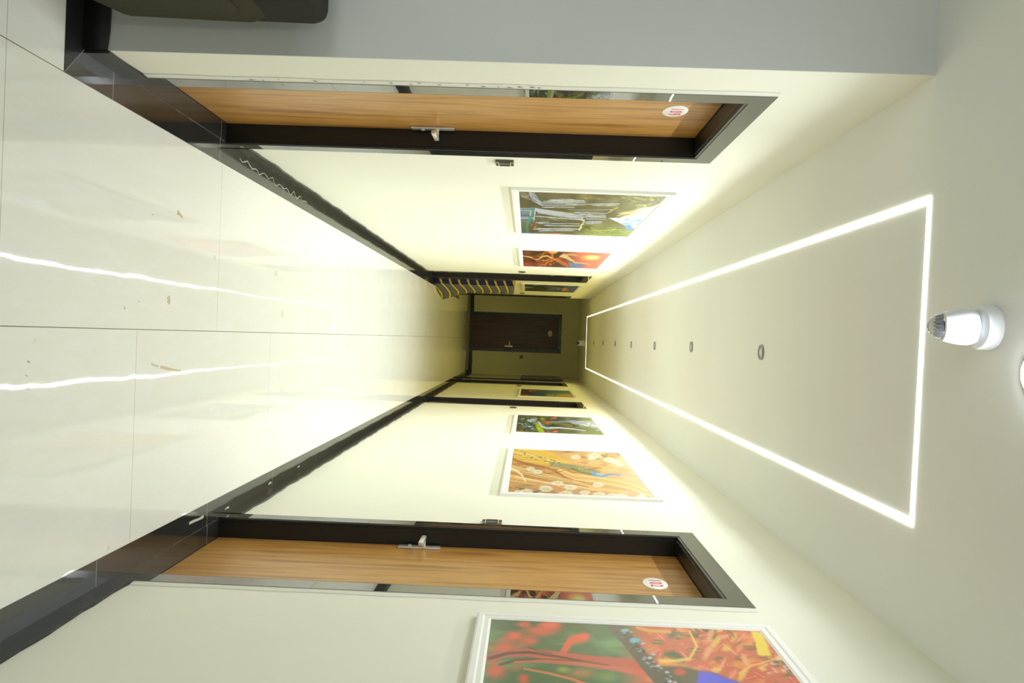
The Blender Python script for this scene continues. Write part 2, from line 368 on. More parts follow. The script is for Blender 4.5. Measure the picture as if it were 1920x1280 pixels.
# ------------------------------------------------------------------ doors
def digits(txt, fn, a, z, size, d, m, parent, flip):
    cu = bpy.data.curves.new('digits', 'FONT'); cu.body = txt; cu.size = size; cu.align_x = 'CENTER'; cu.align_y = 'CENTER'
    cu.extrude = 0.0006; cu.resolution_u = 6; cu.space_character = 1.22
    t = bpy.data.objects.new('digits', cu); C.objects.link(t)
    bpy.context.view_layer.update()
    me = bpy.data.meshes.new_from_object(t.evaluated_get(bpy.context.evaluated_depsgraph_get()))
    bpy.data.objects.remove(t)
    org = parent_loc(parent)
    for v in me.vertices:
        x, y, zz = v.co; s = -1 if flip else 1
        v.co = Vector(fn(a + s * x * 0.74, d + zz, z + y)) - org
    me.materials.clear(); me.materials.append(m)
    o = bpy.data.objects.new('digits', me); C.objects.link(o); o.parent = parent; return o
def door(n, side, o0, o1, number=None, dep=0.09, latch=1, clip=None, digit_mat=None, leaf_mat=None):
    """latch=+1: handle near o1.  Left wall read from the room runs +a to the right, right wall runs -a"""
    fn = SIDE[side]; mid = (o0 + o1) / 2
    root = thing('door_%d' % n, fn(mid, 0, 0)); root['kind'] = 'structure'
    digit_mat = digit_mat or M_RED
    # granite surround, 6 mm proud
    t0, t1 = o0 - DT, o1 + DT
    if clip: t1 = min(t1, clip)
    k = MB(); z = OH + DT
    for d0, d1 in ((0.0, 0.007),):
        k.ring([[fn(o0, d, 0), fn(o0, d, OH), fn(o1, d, OH), fn(o1, d, 0), fn(t1, d, 0), fn(t1, d, z), fn(t0, d, z), fn(t0, d, 0)] for d in (d0, d1)], True, False)
        for d in (d0, d1):
            k.add([fn(t0, d, 0), fn(o0, d, 0), fn(o0, d, OH), fn(t0, d, z), fn(o1, d, OH), fn(t1, d, z), fn(t1, d, 0), fn(o1, d, 0)],
                  [(0, 1, 2, 3), (3, 2, 4, 5), (5, 4, 7, 6)])
    k.obj('granite_surround', M_SKIRT if side == 'end' else M_TRIM, root)
    # black jambs and head with a small raised bead
    k = MB()
    th = 0.012
    k.box(o0, o0 + th, -dep, 0.004, 0.0045, OH, fn=fn); k.box(o1 - th, o1, -dep, 0.004, 0.0045, OH, fn=fn)
    k.box(o0 + th, o1 - th, -dep, 0.004, OH - th, OH, fn=fn)
    for q0, q1, z0, z1 in ((o0 + th, o0 + th + 0.006, 0.0045, OH - th), (o1 - th - 0.006, o1 - th, 0.0045, OH - th), (o0 + th, o1 - th, OH - th - 0.006, OH - th)):
        k.box(q0, q1, -0.020, -0.010, z0, z1, fn=fn)
    k.obj('door_frame', M_BLACK, root)
    # leaf
    k = MB(); k.box(o0 + th + 0.002, o1 - th - 0.002, -dep - 0.035, -dep + 0.002, 0.006, OH - th - 0.003, bev=0.002, fn=fn)
    leaf = k.obj('door_leaf', leaf_mat or M_WOOD, root)
    face = -dep + 0.002
    if number:
        zc = 2.047 if side != 'end' else 2.03
        k = MB(); n_ = 48
        for dd in (0,):
            k.ring([[fn(mid + math.cos(2*PI*j/n_) * r * 0.075, face + d, zc + math.sin(2*PI*j/n_) * r * 0.052) for j in range(n_)]
                    for r, d in ((1, 0), (1, 0.002), (0.96, 0.003))])
        pl = k.obj('number_plaque', M_PLAQUE, leaf, smooth=True)
        digits(number, fn, mid, zc, 0.074, face + 0.0034, digit_mat, pl, side == 'right')
    # lever handle
    la = (o1 - th - 0.045) if latch > 0 else (o0 + th + 0.045); s = -latch
    zc = 0.99
    k = MB(); k.box(la - 0.019, la + 0.019, face, face + 0.010, zc - 0.10, zc + 0.10, bev=0.003, fn=fn)
    hd = k.obj('handle', M_CHROME, leaf, smooth=True)
    k = MB(); c = Vector(fn(la, face + 0.009, zc + 0.02)); ax = Vector(fn(0, 1, 0)) - Vector(fn(0, 0, 0))
    k.lathe(c, [(0.0105, 0), (0.0105, 0.042), (0.009, 0.044)], axis=ax, n=20)
    k.box(la - 0.013 if s > 0 else la - 0.115, la + 0.115 if s > 0 else la + 0.013, face + 0.042, face + 0.060, zc + 0.009, zc + 0.031, bev=0.004, fn=fn)
    k.obj('lever', M_CHROME, hd, smooth=True)
    k = MB(); k.lathe(fn(la, face + 0.009, zc - 0.045), [(0.010, 0), (0.010, 0.006), (0.006, 0.0075)], axis=ax, n=20)
    k.obj('lock_cylinder', M_CHROME, hd, smooth=True)
    return root
d1 = door(1, 'left', *OPEN_L[0], '109', latch=1)
d2 = door(2, 'left', *OPEN_L[1], '108', latch=-1)
d3 = door(3, 'left', *OPEN_L[2], latch=-1, clip=LWE)
d4 = door(4, 'right', *OPEN_R[0], '102', latch=1)
d5 = door(5, 'right', *OPEN_R[1], '103', latch=-1)
d6 = door(6, 'right', *OPEN_R[2], '104', latch=-1)
d7 = door(7, 'right', *OPEN_R[3], latch=-1)
d8 = door(8, 'end', *OPEN_E[0], '106', dep=0.05, latch=1, digit_mat=M_GREYDIG, leaf_mat=M_WOODD)
# pale filler beside the two near surrounds, with smudges at its edge
for side, a, z1, root in (('left', OPEN_L[0][0] - DT, OH + DT + 0.0, d1), ('right', OPEN_R[0][0] - DT, OH + DT + 0.0, d4)):
    fn = SIDE[side]; k = MB(); R = []
    for i in range(40):
        z = 0.085 + (z1 - 0.085) * i / 39; wv = 0.030 + 0.003 * math.sin(i * 0.9)
        R.append([fn(a - wv, 0.0006, z), fn(a - wv + 0.004, 0.003, z), fn(a, 0.005, z), fn(a, 0, z)])
    k.ring(R, True, True); k.obj('filler_bead', M_SEAL, root)
fn = SIDE['left']
for i in range(16):
    z = (0.45, 0.5, 0.56, 0.95, 1.02, 1.05, 1.12, 1.22, 1.27, 1.33, 1.36, 1.40, 1.44, 1.47, 0.86, 0.68)[i]
    a = OPEN_L[0][0] - DT - 0.012 - random.random() * 0.016; k = MB(); L_ = random.uniform(0.008, 0.028)
    k.add([fn(a, 0.0055, z), fn(a + 0.004, 0.0056, z + L_ * .4), fn(a + 0.001, 0.0055, z + L_), fn(a - 0.003, 0.0055, z + L_ * .5)], [(0, 1, 2, 3)])
    k.obj('smudge', M_SMUDGE, d1)

# ------------------------------------------------------------------ wall switches
def switch(side, a, z, label, w=0.088, h=0.092):
    fn = SIDE[side]; t = thing('wall_switch', fn(a, 0, z - h/2), label, 'switch', None)
    k = MB(); k.box(a - w/2, a + w/2, 0.0, 0.012, z - h/2, z + h/2, bev=0.003, fn=fn); k.obj('switch_plate', M_BRONZE, t, True)
    k = MB(); k.box(a - w*0.4, a + w*0.4, 0.0115, 0.015, z - h*0.28, z + h*0.28, bev=0.001, fn=fn); k.obj('rocker', M_DARK, t, True)
    for q in (-1, 1):
        k = MB(); k.box(a - w*0.42, a + w*0.42, 0.0115, 0.0155, z + q*h*0.32 - 0.002, z + q*h*0.32 + 0.002, fn=fn)
        k.obj('bright_line', M_CHROME, t)
    return t
switch('left', 3.79, 1.322, 'small dark switch plate on left wall just beyond door 109')
switch('right', 3.77, 1.325, 'small dark switch plate beside the surround of door 102', h=0.1)
switch('left', 9.93, 1.362, 'dark switch plate on left wall between orange sunset picture and second door')
switch('right', 10.13, 1.308, 'dark switch plate on right wall between waterfall forest picture and second door')
switch('left', 14.55, 1.33, 'tiny dark switch plate on left wall beyond blue and orange picture')
switch('right', 14.85, 1.33, 'tiny dark switch plate on right wall beyond yellow sunset picture')
switch('end', 0.45, 1.322, 'square dark switch plate on end wall beside brown door 106')

# ------------------------------------------------------------------ paintings
def vnoise(x, y, seed=0):
    xi = np.floor(x).astype(np.int64); yi = np.floor(y).astype(np.int64); xf = x - xi; yf = y - yi
    def h(a, b):
        n = (a * 374761393 + b * 668265263 + seed * 974634777) & 0x7fffffff
        n = ((n ^ (n >> 13)) * 1274126177) & 0x7fffffff
        return ((n ^ (n >> 16)) & 0xffff) / 65535.0
    u = xf*xf*(3-2*xf); v = yf*yf*(3-2*yf)
    return (h(xi, yi)*(1-u) + h(xi+1, yi)*u)*(1-v) + (h(xi, yi+1)*(1-u) + h(xi+1, yi+1)*u)*v
def fbm(x, y, seed=0, o=4):
    s = 0; a = 0.5; t = 0
    for i in range(o): s = s + a*vnoise(x, y, seed+i); t += a; a *= 0.55; x = x*2.03+3; y = y*2.03+7
    return s/t
class Canvas:
    """colours for the canvas vertices; strokes are given in the coordinates of a close-up study of the painting"""
    def __init__(s, side, a0, a1, z0, z1, cell, ox, oy, sc, wall_off=0.014):
        fn = SIDE[side]; s.na = int((a1-a0)/cell[0])+1; s.nz = int((z1-z0)/cell[1])+1
        A, Z = np.meshgrid(np.linspace(a0, a1, s.na), np.linspace(z0, z1, s.nz), indexing='ij')
        X = np.full_like(A, fn(0, wall_off, 0)[0]); s.P = np.stack([X, A, Z], -1).reshape(-1, 3)
        D = s.P - np.array(CAM)
        zc = np.maximum(D @ np.array(WX), 0.3)
        px = 960 + F_PX * (D @ np.array(RX)) / zc; py = 640 - F_PX * (D @ np.array(UX)) / zc
        s.x = (px-ox)*sc; s.y = (py-oy)*sc
        s.c = np.zeros((len(s.x), 3)); s.sd = 11
    def over(s, col, a):
        a = np.clip(a, 0, 1)[:, None]; s.c = s.c*(1-a) + np.array(col, float)*a
    def base(s, col): s.c[:] = col
    def n(s, fx, fy, o=4):
        s.sd += 7; return fbm(s.x/fx + 50, s.y/fy + 50, s.sd, o)
    def mottle(s, col, fx, fy, lo, hi, mask=1.0, k=1.0): s.over(col, np.clip((s.n(fx, fy)-lo)/(hi-lo), 0, 1)*mask*k)
    def gx(s, a, b): return np.clip((s.x-a)/(b-a), 0, 1)
    def gy(s, a, b): return np.clip((s.y-a)/(b-a), 0, 1)
    def blob(s, cx, cy, rx, ry, col, soft=0.5, k=1.0, rag=0.0, ang=0):
        dx, dy = s.x-cx, s.y-cy
        if ang: ca, sa = math.cos(ang), math.sin(ang); dx, dy = dx*ca+dy*sa, -dx*sa+dy*ca
        r = np.sqrt((dx/rx)**2 + (dy/ry)**2)
        if rag: r = r + (s.n(rx*.5, ry*.5, 3)-.5)*rag*2
        s.over(col, np.clip((1-r)/soft, 0, 1)*k)
    def stroke(s, pts, w, col, k=1.0, w2=None, soft=0.5, rag=0.0):
        best = np.full(len(s.x), 9.0); L = len(pts)-1
        jit = (s.n(18, 4, 3)-.5)*rag*2 if rag else 0
        for i in range(L):
            (x0, y0), (x1, y1) = pts[i], pts[i+1]; dx, dy = x1-x0, y1-y0
            t = np.clip(((s.x-x0)*dx + (s.y-y0)*dy)/(dx*dx+dy*dy+1e-9), 0, 1)
            d = np.hypot(s.x-x0-t*dx, s.y-y0-t*dy)
            ww = w if w2 is None else w + (w2-w)*(i+t)/L
            best = np.minimum(best, d/ww)
        s.over(col, np.clip((1-best-jit)/soft, 0, 1)*k)
    def poly(s, pts, col, k=1.0, soft=6, rag=0.0):
        inside = np.zeros(len(s.x), bool); dist = np.full(len(s.x), 1e9); n = len(pts)
        X = s.x + ((s.n(22, 12, 3)-.5)*rag if rag else 0); Y = s.y + ((s.n(22, 12, 3)-.5)*rag*.6 if rag else 0)
        for i in range(n):
            (x0, y0), (x1, y1) = pts[i], pts[(i+1) % n]
            with np.errstate(divide='ignore', invalid='ignore'):
                inside ^= ((y0 > Y) != (y1 > Y)) & (X < (x1-x0)*(Y-y0)/(y1-y0+1e-12)+x0)
            dx, dy = x1-x0, y1-y0; t = np.clip(((X-x0)*dx+(Y-y0)*dy)/(dx*dx+dy*dy+1e-9), 0, 1)
            dist = np.minimum(dist, np.hypot(X-x0-t*dx, Y-y0-t*dy))
        sd = np.where(inside, dist, -dist); s.over(col, np.clip(sd/soft+.5, 0, 1)*k)
    def build(s, name, parent, m):
        c = np.clip(s.c/255.0, 0, 1); c = np.where(c <= 0.04045, c/12.92, ((c+.055)/1.055)**2.4)
        me = bpy.data.meshes.new(name); org = np.array(parent_loc(parent))
        i = np.arange(s.na*s.nz).reshape(s.na, s.nz); q = np.stack([i[:-1, :-1], i[1:, :-1], i[1:, 1:], i[:-1, 1:]], -1).reshape(-1, 4)
        nrm = 1 if s.P[0, 0] < 0 else -1
        if nrm < 0: q = q[:, ::-1]
        me.vertices.add(len(s.P)); me.vertices.foreach_set('co', (s.P-org).astype(np.float32).ravel())
        me.loops.add(q.size); me.loops.foreach_set('vertex_index', q.ravel().astype(np.int32))
        me.polygons.add(len(q)); me.polygons.foreach_set('loop_start', np.arange(0, q.size, 4, dtype=np.int32))
        me.polygons.foreach_set('loop_total', np.full(len(q), 4, dtype=np.int32))
        at = me.color_attributes.new('pigment', 'FLOAT_COLOR', 'POINT')
        at.data.foreach_set('color', np.concatenate([c, np.ones((len(c), 1))], 1).astype(np.float32).ravel())
        me.update(calc_edges=True); me.validate(); me.materials.append(m)
        o = bpy.data.objects.new(name, me); C.objects.link(o); o.parent = parent; return o
def canvas_mat():
    m = mat('printed_canvas', (255, 255, 255), 0.22, spec=0.5)
    a = nd(m, 'ShaderNodeAttribute', attribute_name='pigment')
    hs = nd(m, 'ShaderNodeHueSaturation'); hs.inputs['Saturation'].default_value = 0.98; hs.inputs['Value'].default_value = 0.85
    lk(m, a.outputs['Color'], hs.inputs['Color']); lk(m, hs.outputs['Color'], bsdf(m).inputs['Base Color']); return m
M_CANVAS = canvas_mat()
FW = 0.05; PZ0, PZ1 = 1.338, 2.300
def picture(side, a0, a1, label, cell, study, paintfn, frame=None, fm=None):
    fn = SIDE[side]; fm = fm or M_WHITE
    t = thing('framed_picture', fn((a0+a1)/2, 0, PZ0), label, 'picture', None)
    prof = [(0, 0.0), (0, 0.016), (0.006, 0.019), (0.020, 0.019), (0.026, 0.016), (0.040, 0.0165), (FW, 0.011), (FW, 0.0)]
    k = MB(); R = []
    for (ca, cz, sa, sz) in ((a0, PZ0, 1, 1), (a1, PZ0, -1, 1), (a1, PZ1, -1, -1), (a0, PZ1, 1, -1), (a0, PZ0, 1, 1)):
        R.append([fn(ca+sa*i, d, cz+sz*i) for i, d in prof])
    k.ring(R, True, False); bmesh.ops.remove_doubles(k.b, verts=k.b.verts, dist=1e-5)
    k.obj('picture_frame', fm, t, smooth=False)
    cv = Canvas(side, a0+FW-.004, a1-FW+.004, PZ0+FW-.004, PZ1-FW+.004, cell, *study, wall_off=0.0125)
    paintfn(cv); cv.build('canvas', t, M_CANVAS); return t
R_ = random.Random(9)
def pool_fall(c):       # waterfall over terraces, sky at the top
    c.base((98, 94, 66)); c.mottle((70, 66, 46), 120, 30, .45, .75); c.mottle((140, 138, 84), 160, 40, .5, .8)
    c.over((150, 158, 96), c.gx(1000, 1500)*.55*(.4+c.n(70, 22)))
    c.mottle((205, 214, 120), 60, 22, .5, .75, c.gx(1150, 1500)*(1-c.gy(240, 330)))
    c.over((150, 166, 84), c.gy(430, 540)*c.gx(700, 950)*(.3+c.n(90, 16)))
    for i in range(26): c.stroke([(780+R_.random()*500, 480+R_.random()*110), (900+R_.random()*420, 500+R_.random()*100)], 5, ((190, 200, 100), (120, 132, 60))[i % 2], .5)
    # sky and sun
    c.poly([(1090, 385), (1230, 375), (1330, 345), (1400, 300), (1560, 262), (1800, 150), (1700, 330), (1380, 500), (1290, 470), (1190, 430)], (236, 242, 248), 1, 14, 40)
    c.mottle((92, 156, 232), 60, 34, .42, .62, c.gx(1180, 1290)*c.gy(370, 430)*(1-c.gy(505, 525)))
    c.blob(1290, 400, 60, 14, (120, 176, 236), .8, .8); c.blob(1440, 450, 70, 18, (84, 140, 226), .8, .9)
    for i in range(14): c.stroke([(1180+i*8, 315+R_.random()*60), (1560, 250+i*7)], 7, (252, 232, 160), .45, 3)
    c.blob(1500, 285, 120, 30, (255, 250, 222), .9, .95)
    # left rapids and rock
    c.poly([(70, 130), (120, 95), (240, 150), (345, 215), (320, 245), (230, 268), (80, 262)], (82, 76, 54), 1, 8, 14)
    for i in range(20):
        x = 190+R_.random()*60; c.stroke([(x, 80+R_.random()*40), (x+20+R_.random()*60, 150+R_.random()*50), (300+R_.random()*60, 200+R_.random()*40)], 4, ((220, 228, 240), (120, 140, 190))[i % 3 == 0], .55)
    for i in range(12): c.stroke([(80+R_.random()*60, 80+R_.random()*80), (140+R_.random()*80, 120+R_.random()*60)], 4, (190, 186, 170), .5)
    c.poly([(76, 268), (250, 262), (262, 330), (240, 420), (85, 430)], (110, 138, 170), .8, 10, 12)
    for i in range(16): y = 275+R_.random()*150; c.stroke([(80, y), (250, y+R_.random()*10)], 4, ((214, 226, 240), (60, 90, 110))[i % 2], .5)
    c.stroke([(225, 280), (205, 330), (212, 370), (185, 420), (165, 470), (175, 550)], 26, (40, 160, 130), .9, 16, .7)
    c.stroke([(210, 300), (205, 350)], 12, (230, 200, 150), .8)
    c.blob(150, 520, 70, 34, (50, 110, 110), .8, .7)
    # falls
    F = [(350, 196, 815, 190, 13), (360, 215, 830, 208, 10), (330, 240, 830, 233, 9), (340, 262, 700, 262, 8), (420, 178, 700, 178, 9),
         (700, 226, 1210, 222, 6), (900, 240, 1190, 238, 5), (640, 290, 1130, 288, 6), (700, 320, 1060, 330, 6), (760, 345, 1062, 350, 9),
         (800, 368, 1062, 372, 10), (820, 392, 1060, 394, 6), (830, 426, 1010, 424, 11), (830, 442, 990, 440, 8),
         (270, 362, 800, 405, 8), (270, 432, 420, 428, 7), (300, 442, 760, 448, 6), (360, 466, 780, 470, 7), (240, 505, 760, 506, 12), (300, 525, 700, 524, 6)]
    for x0, y0, x1, y1, w in F:
        c.stroke([(x0, y0), (x1, y1)], w, (196, 208, 232), .85, w*.7, .7, .5)
        c.stroke([(x0+30, y0-w*.2), (x1-10, y1-w*.2)], w*.35, (244, 247, 252), .7, None, .6, .4)
    for i in range(9): c.stroke([(262+i*4, 275+i*6), (790, 352+i*6)], 8-i*.5, ((232, 238, 248), (170, 184, 214))[i % 2], .85, 3, .6)
    for i in range(150):
        x0, y0, x1, y1, w = F[R_.randrange(len(F))]; q = R_.uniform(-1.3, 1.3)*w; a, b = sorted((R_.random(), R_.random()))
        c.stroke([(x0+(x1-x0)*a, y0+q), (x0+(x1-x0)*b, y1+q)], 2.2, ((112, 118, 120), (250, 252, 255), (84, 82, 66), (176, 190, 222))[i % 4], .75, 1.2)
    for i in range(60): x = 330+R_.random()*480; y = 160+R_.random()*380; c.stroke([(x, y), (x+90, y+2)], 3, ((92, 86, 60), (124, 122, 92))[i % 2], .45, 1.5)
    c.stroke([(268, 280), (255, 350), (245, 420)], 9, (230, 240, 250), .8, 5)
    for i in range(40):
        t = R_.random(); y = 375+t*150; x = 800-abs(t-.3)*80+R_.random()*20
        c.blob(x, y, 12, 6, ((220, 226, 120), (246, 248, 240))[i % 2], .6, .8)
    c.stroke([(1190, 262), (1120, 300), (1062, 332)], 8, (226, 230, 90), .8, 5, .6, .6)
    for i in range(24): c.blob(190+R_.random()*120, 448+R_.random()*60, 12, 7, ((200, 168, 60), (110, 80, 30), (180, 60, 30))[i % 3], .6, .8)
    c.blob(480, 560, 200, 10, (226, 150, 96), .8, .8); c.blob(235, 540, 14, 26, (60, 70, 40), .6, .8)
def ember_valley(c):    # orange cliffs, pale crags and a low sun
    c.base((104, 62, 40)); c.over((236, 132, 104), c.gx(760, 1200)); c.over((244, 150, 134), c.gx(1400, 1750))
    c.mottle((160, 70, 40), 90, 24, .42, .6, 1-c.gx(750, 900)); c.mottle((64, 44, 32), 100, 30, .5, .68, 1-c.gx(700, 850))
    c.over((150, 110, 96), (1-c.gy(70, 130))*c.gx(800, 950)*(1-c.gx(1200, 1450)))
    for i in range(60):
        x = 330+R_.random()*480; y = 60+R_.random()*330; L_ = 60+R_.random()*80
        c.stroke([(x, y+20), (x+L_*.5, y), (x+L_, y-18*R_.random())], 9, ((250, 170, 60), (214, 84, 40), (240, 130, 50), (120, 50, 30))[i % 4], .65, 3)
    for i in range(16): c.stroke([(90+R_.random()*30, 310+R_.random()*70), (250+R_.random()*60, 330+R_.random()*60)], 8, (206, 70, 40), .5, 3)
    c.poly([(570, 90), (700, 70), (800, 85), (760, 140), (660, 170), (600, 140)], (252, 178, 60), .95, 10, 20)
    c.stroke([(100, 195), (180, 210), (260, 225), (330, 262), (400, 262), (470, 215), (560, 195), (640, 230), (700, 262)], 16, (252, 205, 120), .9, 20, .6)
    c.stroke([(300, 240), (380, 300), (430, 350)], 20, (222, 84, 46), .8, 8)
    c.stroke([(660, 170), (680, 250), (700, 300)], 22, (240, 120, 60), .9, 12)
    for i in range(18): c.blob(480+R_.random()*190, 270+R_.random()*110, 26, 16, ((252, 180, 60), (230, 90, 40))[i % 2], .7, .85)
    c.poly([(690, 210), (780, 110), (850, 100), (790, 200), (720, 230)], (80, 66, 44), .9, 10, 12)
    c.poly([(700, 290), (800, 300), (850, 370), (840, 400), (720, 390)], (86, 76, 46), .9, 10, 12)
    for i in range(10): c.stroke([(720, 240+i*5), (850, 290+i*8), (960, 360+i*5)], 9, ((214, 90, 50), (240, 140, 90))[i % 2], .8, 5)
    for i in range(16): c.stroke([(800+i*6, 200-i*3+R_.random()*10), (900+i*6, 230+R_.random()*16), (1030+R_.random()*60, 290+R_.random()*20)], 9, ((252, 232, 170), (216, 200, 130), (246, 190, 120))[i % 3], .85, 3)
    for i in range(10): c.stroke([(840+i*12, 180), (980+i*14, 150+R_.random()*40), (1130+R_.random()*60, 190+R_.random()*20)], 7, ((250, 210, 140), (240, 150, 90))[i % 2], .7, 3)
    c.stroke([(1130, 210), (1190, 150), (1240, 110)], 8, (250, 150, 90), .9, 3)
    c.blob(1390, 230, 215, 62, (252, 214, 110), .55, 1); c.blob(1430, 228, 160, 50, (244, 240, 160), .6, .95); c.blob(1270, 235, 60, 40, (250, 196, 80), .9, .6)
    c.poly([(960, 320), (1080, 330), (1180, 350), (1310, 372), (1200, 420), (1060, 425), (985, 400)], (132, 146, 178), 1, 10, 10)
    c.blob(1060, 390, 60, 20, (90, 130, 200), .8, .8)
    c.stroke([(1080, 320), (1180, 335), (1290, 345), (1390, 362)], 15, (250, 232, 180), .95, 5, .6); c.stroke([(1120, 300), (1160, 330), (1250, 350)], 8, (214, 160, 120), .7, 3)
def lake_peak(c):       # dark trees, grey slopes, orange glow against blue
    c.base((62, 72, 40)); c.mottle((40, 52, 24), 60, 18, .4, .6); c.mottle((110, 120, 80), 40, 14, .6, .8)
    c.over((96, 100, 112), c.gx(700, 850)); c.over((70, 104, 176), c.gx(1120, 1350)); c.over((88, 120, 206), c.gx(1400, 1550))
    c.poly([(180, 150), (300, 165), (420, 170), (400, 200), (260, 215), (190, 220)], (160, 176, 170), .9, 10, 10)
    c.stroke([(400, 115), (560, 120), (780, 125)], 16, (166, 168, 200), .9, 8); c.stroke([(420, 125), (540, 128)], 8, (206, 210, 214), .8)
    for i in range(26): x = 760+R_.random()*300; y = 150+R_.random()*110; c.stroke([(x, y), (x+110, y+R_.random()*16-8)], 6, ((140, 146, 170), (60, 64, 76), (196, 204, 224))[i % 3], .7)
    c.stroke([(700, 170), (780, 220), (850, 260)], 8, (170, 170, 140), .7); c.blob(1060, 230, 70, 18, (186, 200, 240), .7, .8, .3); c.blob(1080, 290, 60, 14, (120, 110, 190), .7, .8)
    for i in range(22): c.blob(340+R_.random()*360, 200+R_.random()*60, 20, 12, ((96, 112, 60), (50, 60, 28), (150, 156, 120))[i % 3], .6, .6)
    c.blob(1230, 240, 130, 56, (226, 140, 110), .6, .95, .35); c.blob(1215, 245, 80, 36, (250, 180, 60), .7, .95, .3); c.blob(1230, 235, 30, 14, (255, 226, 90), .7, .9)
    c.blob(1180, 285, 50, 18, (236, 120, 60), .6, .9, .3); c.stroke([(1250, 250), (1360, 260), (1420, 235)], 20, (190, 124, 150), .7, 8); c.blob(1240, 180, 60, 12, (110, 70, 60), .7, .7)
    c.stroke([(1280, 150), (1360, 165), (1440, 145)], 10, (60, 74, 70), .8, 4); c.over((50, 48, 40), (1-c.gy(100, 118))*.5)
def scarlet_branch(c):  # tail feathers of a bird on a lichened branch, red leaves
    c.base((76, 108, 62)); c.mottle((112, 150, 92), 300, 90, .45, .7); c.over((58, 76, 44), (1-c.gy(40, 110))*(1-c.gx(600, 900))*.6)
    c.over((230, 104, 72), c.gx(820, 960)*.85); c.mottle((96, 96, 52), 130, 60, .5, .66, c.gx(950, 1050)); c.mottle((240, 150, 80), 90, 40, .5, .7, c.gx(950, 1050))
    for p in ((390, 95, 120, 46), (450, 70, 90, 40), (300, 60, 60, 22), (240, 130, 90, 44), (190, 190, 110, 50), (150, 320, 80, 70), (330, 150, 70, 44), (120, 250, 60, 30), (300, 360, 50, 40), (240, 480, 180, 90)):
        c.blob(*p, (226, 88, 56), .75, .95, .25)
    for p in ((280, 180, 60, 30), (260, 300, 60, 34), (180, 150, 50, 24)): c.blob(*p, (196, 104, 62), .9, .7)
    c.blob(450, 62, 80, 26, (238, 96, 66), .7, .9); c.blob(250, 120, 46, 26, (240, 92, 60), .7, .9)
    c.stroke([(640, 130), (560, 150), (520, 215)], 34, (238, 88, 56), .95, 24, .5); c.blob(600, 130, 46, 18, (240, 84, 54), .6, .95)
    c.blob(410, 300, 60, 34, (70, 110, 50), .8, .9); c.blob(620, 330, 110, 40, (216, 130, 80), .8, .7); c.blob(520, 310, 50, 24, (190, 180, 70), .8, .7); c.blob(760, 350, 90, 44, (120, 150, 70), .8, .8)
    for i in range(60):      # leaves
        x = 980+R_.random()*820; y = 70+R_.random()*310; an = R_.uniform(-1.2, 1.2)
        c.blob(x, y, 24+R_.random()*34, 10+R_.random()*18, ((236, 112, 84), (240, 140, 92), (218, 82, 60), (240, 196, 84), (110, 96, 50), (246, 168, 120))[i % 6], .5, .8, .2, an)
        c.stroke([(x-30*math.cos(an), y-30*math.sin(an)), (x+30*math.cos(an), y+30*math.sin(an))], 3, (250, 190, 150), .6)
    c.poly([(1560, 95), (1620, 105), (1650, 175), (1670, 235), (1600, 232), (1585, 170)], (246, 214, 66), 1, 8, 14)
    c.stroke([(1060, 262), (1140, 262), (1220, 250), (1260, 180), (1220, 100)], 16, (246, 206, 92), .9, 8, .6); c.stroke([(930, 78), (1000, 95), (1110, 100)], 11, (240, 170, 80), .9)
    c.stroke([(1500, 330), (1560, 290), (1700, 250)], 12, (250, 190, 90), .8, 6)
    for i in range(12): c.blob(1640+R_.random()*120, 240+R_.random()*120, 18, 7, (240, 196, 180), .6, .8, 0, R_.uniform(-1, 1))
    # bird: long dark edged scarlet tail, blue violet back
    c.stroke([(110, 245), (200, 222), (320, 216), (480, 232), (700, 262), (860, 275), (1010, 320)], 20, (206, 84, 60), .95, 38, .3)
    c.stroke([(110, 248), (220, 218), (330, 214), (480, 236), (620, 262), (780, 288)], 13, (96, 52, 40), .95, 5, .5)
    c.stroke([(170, 282), (260, 258), (380, 252), (560, 262), (760, 290)], 9, (88, 52, 40), .95, 4, .5)
    c.stroke([(320, 184), (380, 206), (460, 220)], 6, (120, 60, 44), .9, 3); c.stroke([(250, 268), (400, 262), (640, 280), (960, 330)], 8, (232, 96, 66), .8, 20)
    c.stroke([(305, 305), (440, 330), (560, 360), (760, 430)], 7, (226, 120, 70), .95, 12)
    c.poly([(1060, 290), (1180, 292), (1290, 318), (1400, 350), (1500, 385), (1600, 520), (1000, 520)], (92, 84, 60), .95, 16)
    c.poly([(1270, 322), (1330, 322), (1420, 356), (1500, 385), (1560, 480), (1240, 480)], (88, 88, 226), 1, 18)
    c.blob(1165, 322, 44, 26, (222, 78, 56), .6, .9, .3)
    # branch with lichen
    c.stroke([(790, 60), (880, 150), (960, 250), (1040, 340), (1120, 430), (1260, 600)], 36, (92, 82, 66), 1, 52, .25)
    for i in range(70): t = R_.random(); c.blob(830+t*340+R_.uniform(-30, 40), 90+t*350+R_.uniform(-24, 10), 12, 6, ((140, 128, 110), (58, 50, 40), (196, 200, 214))[i % 3], .6, .7, .3)
    c.blob(862, 92, 30, 12, (140, 196, 210), .5, 1, .3); c.blob(920, 148, 40, 16, (120, 190, 216), .5, 1, .3)
    for p in ((962, 165), (1000, 245), (1020, 225), (1045, 290), (1095, 325), (1110, 375)): c.blob(*p, 16, 9, (208, 212, 226), .5, .9, .3)
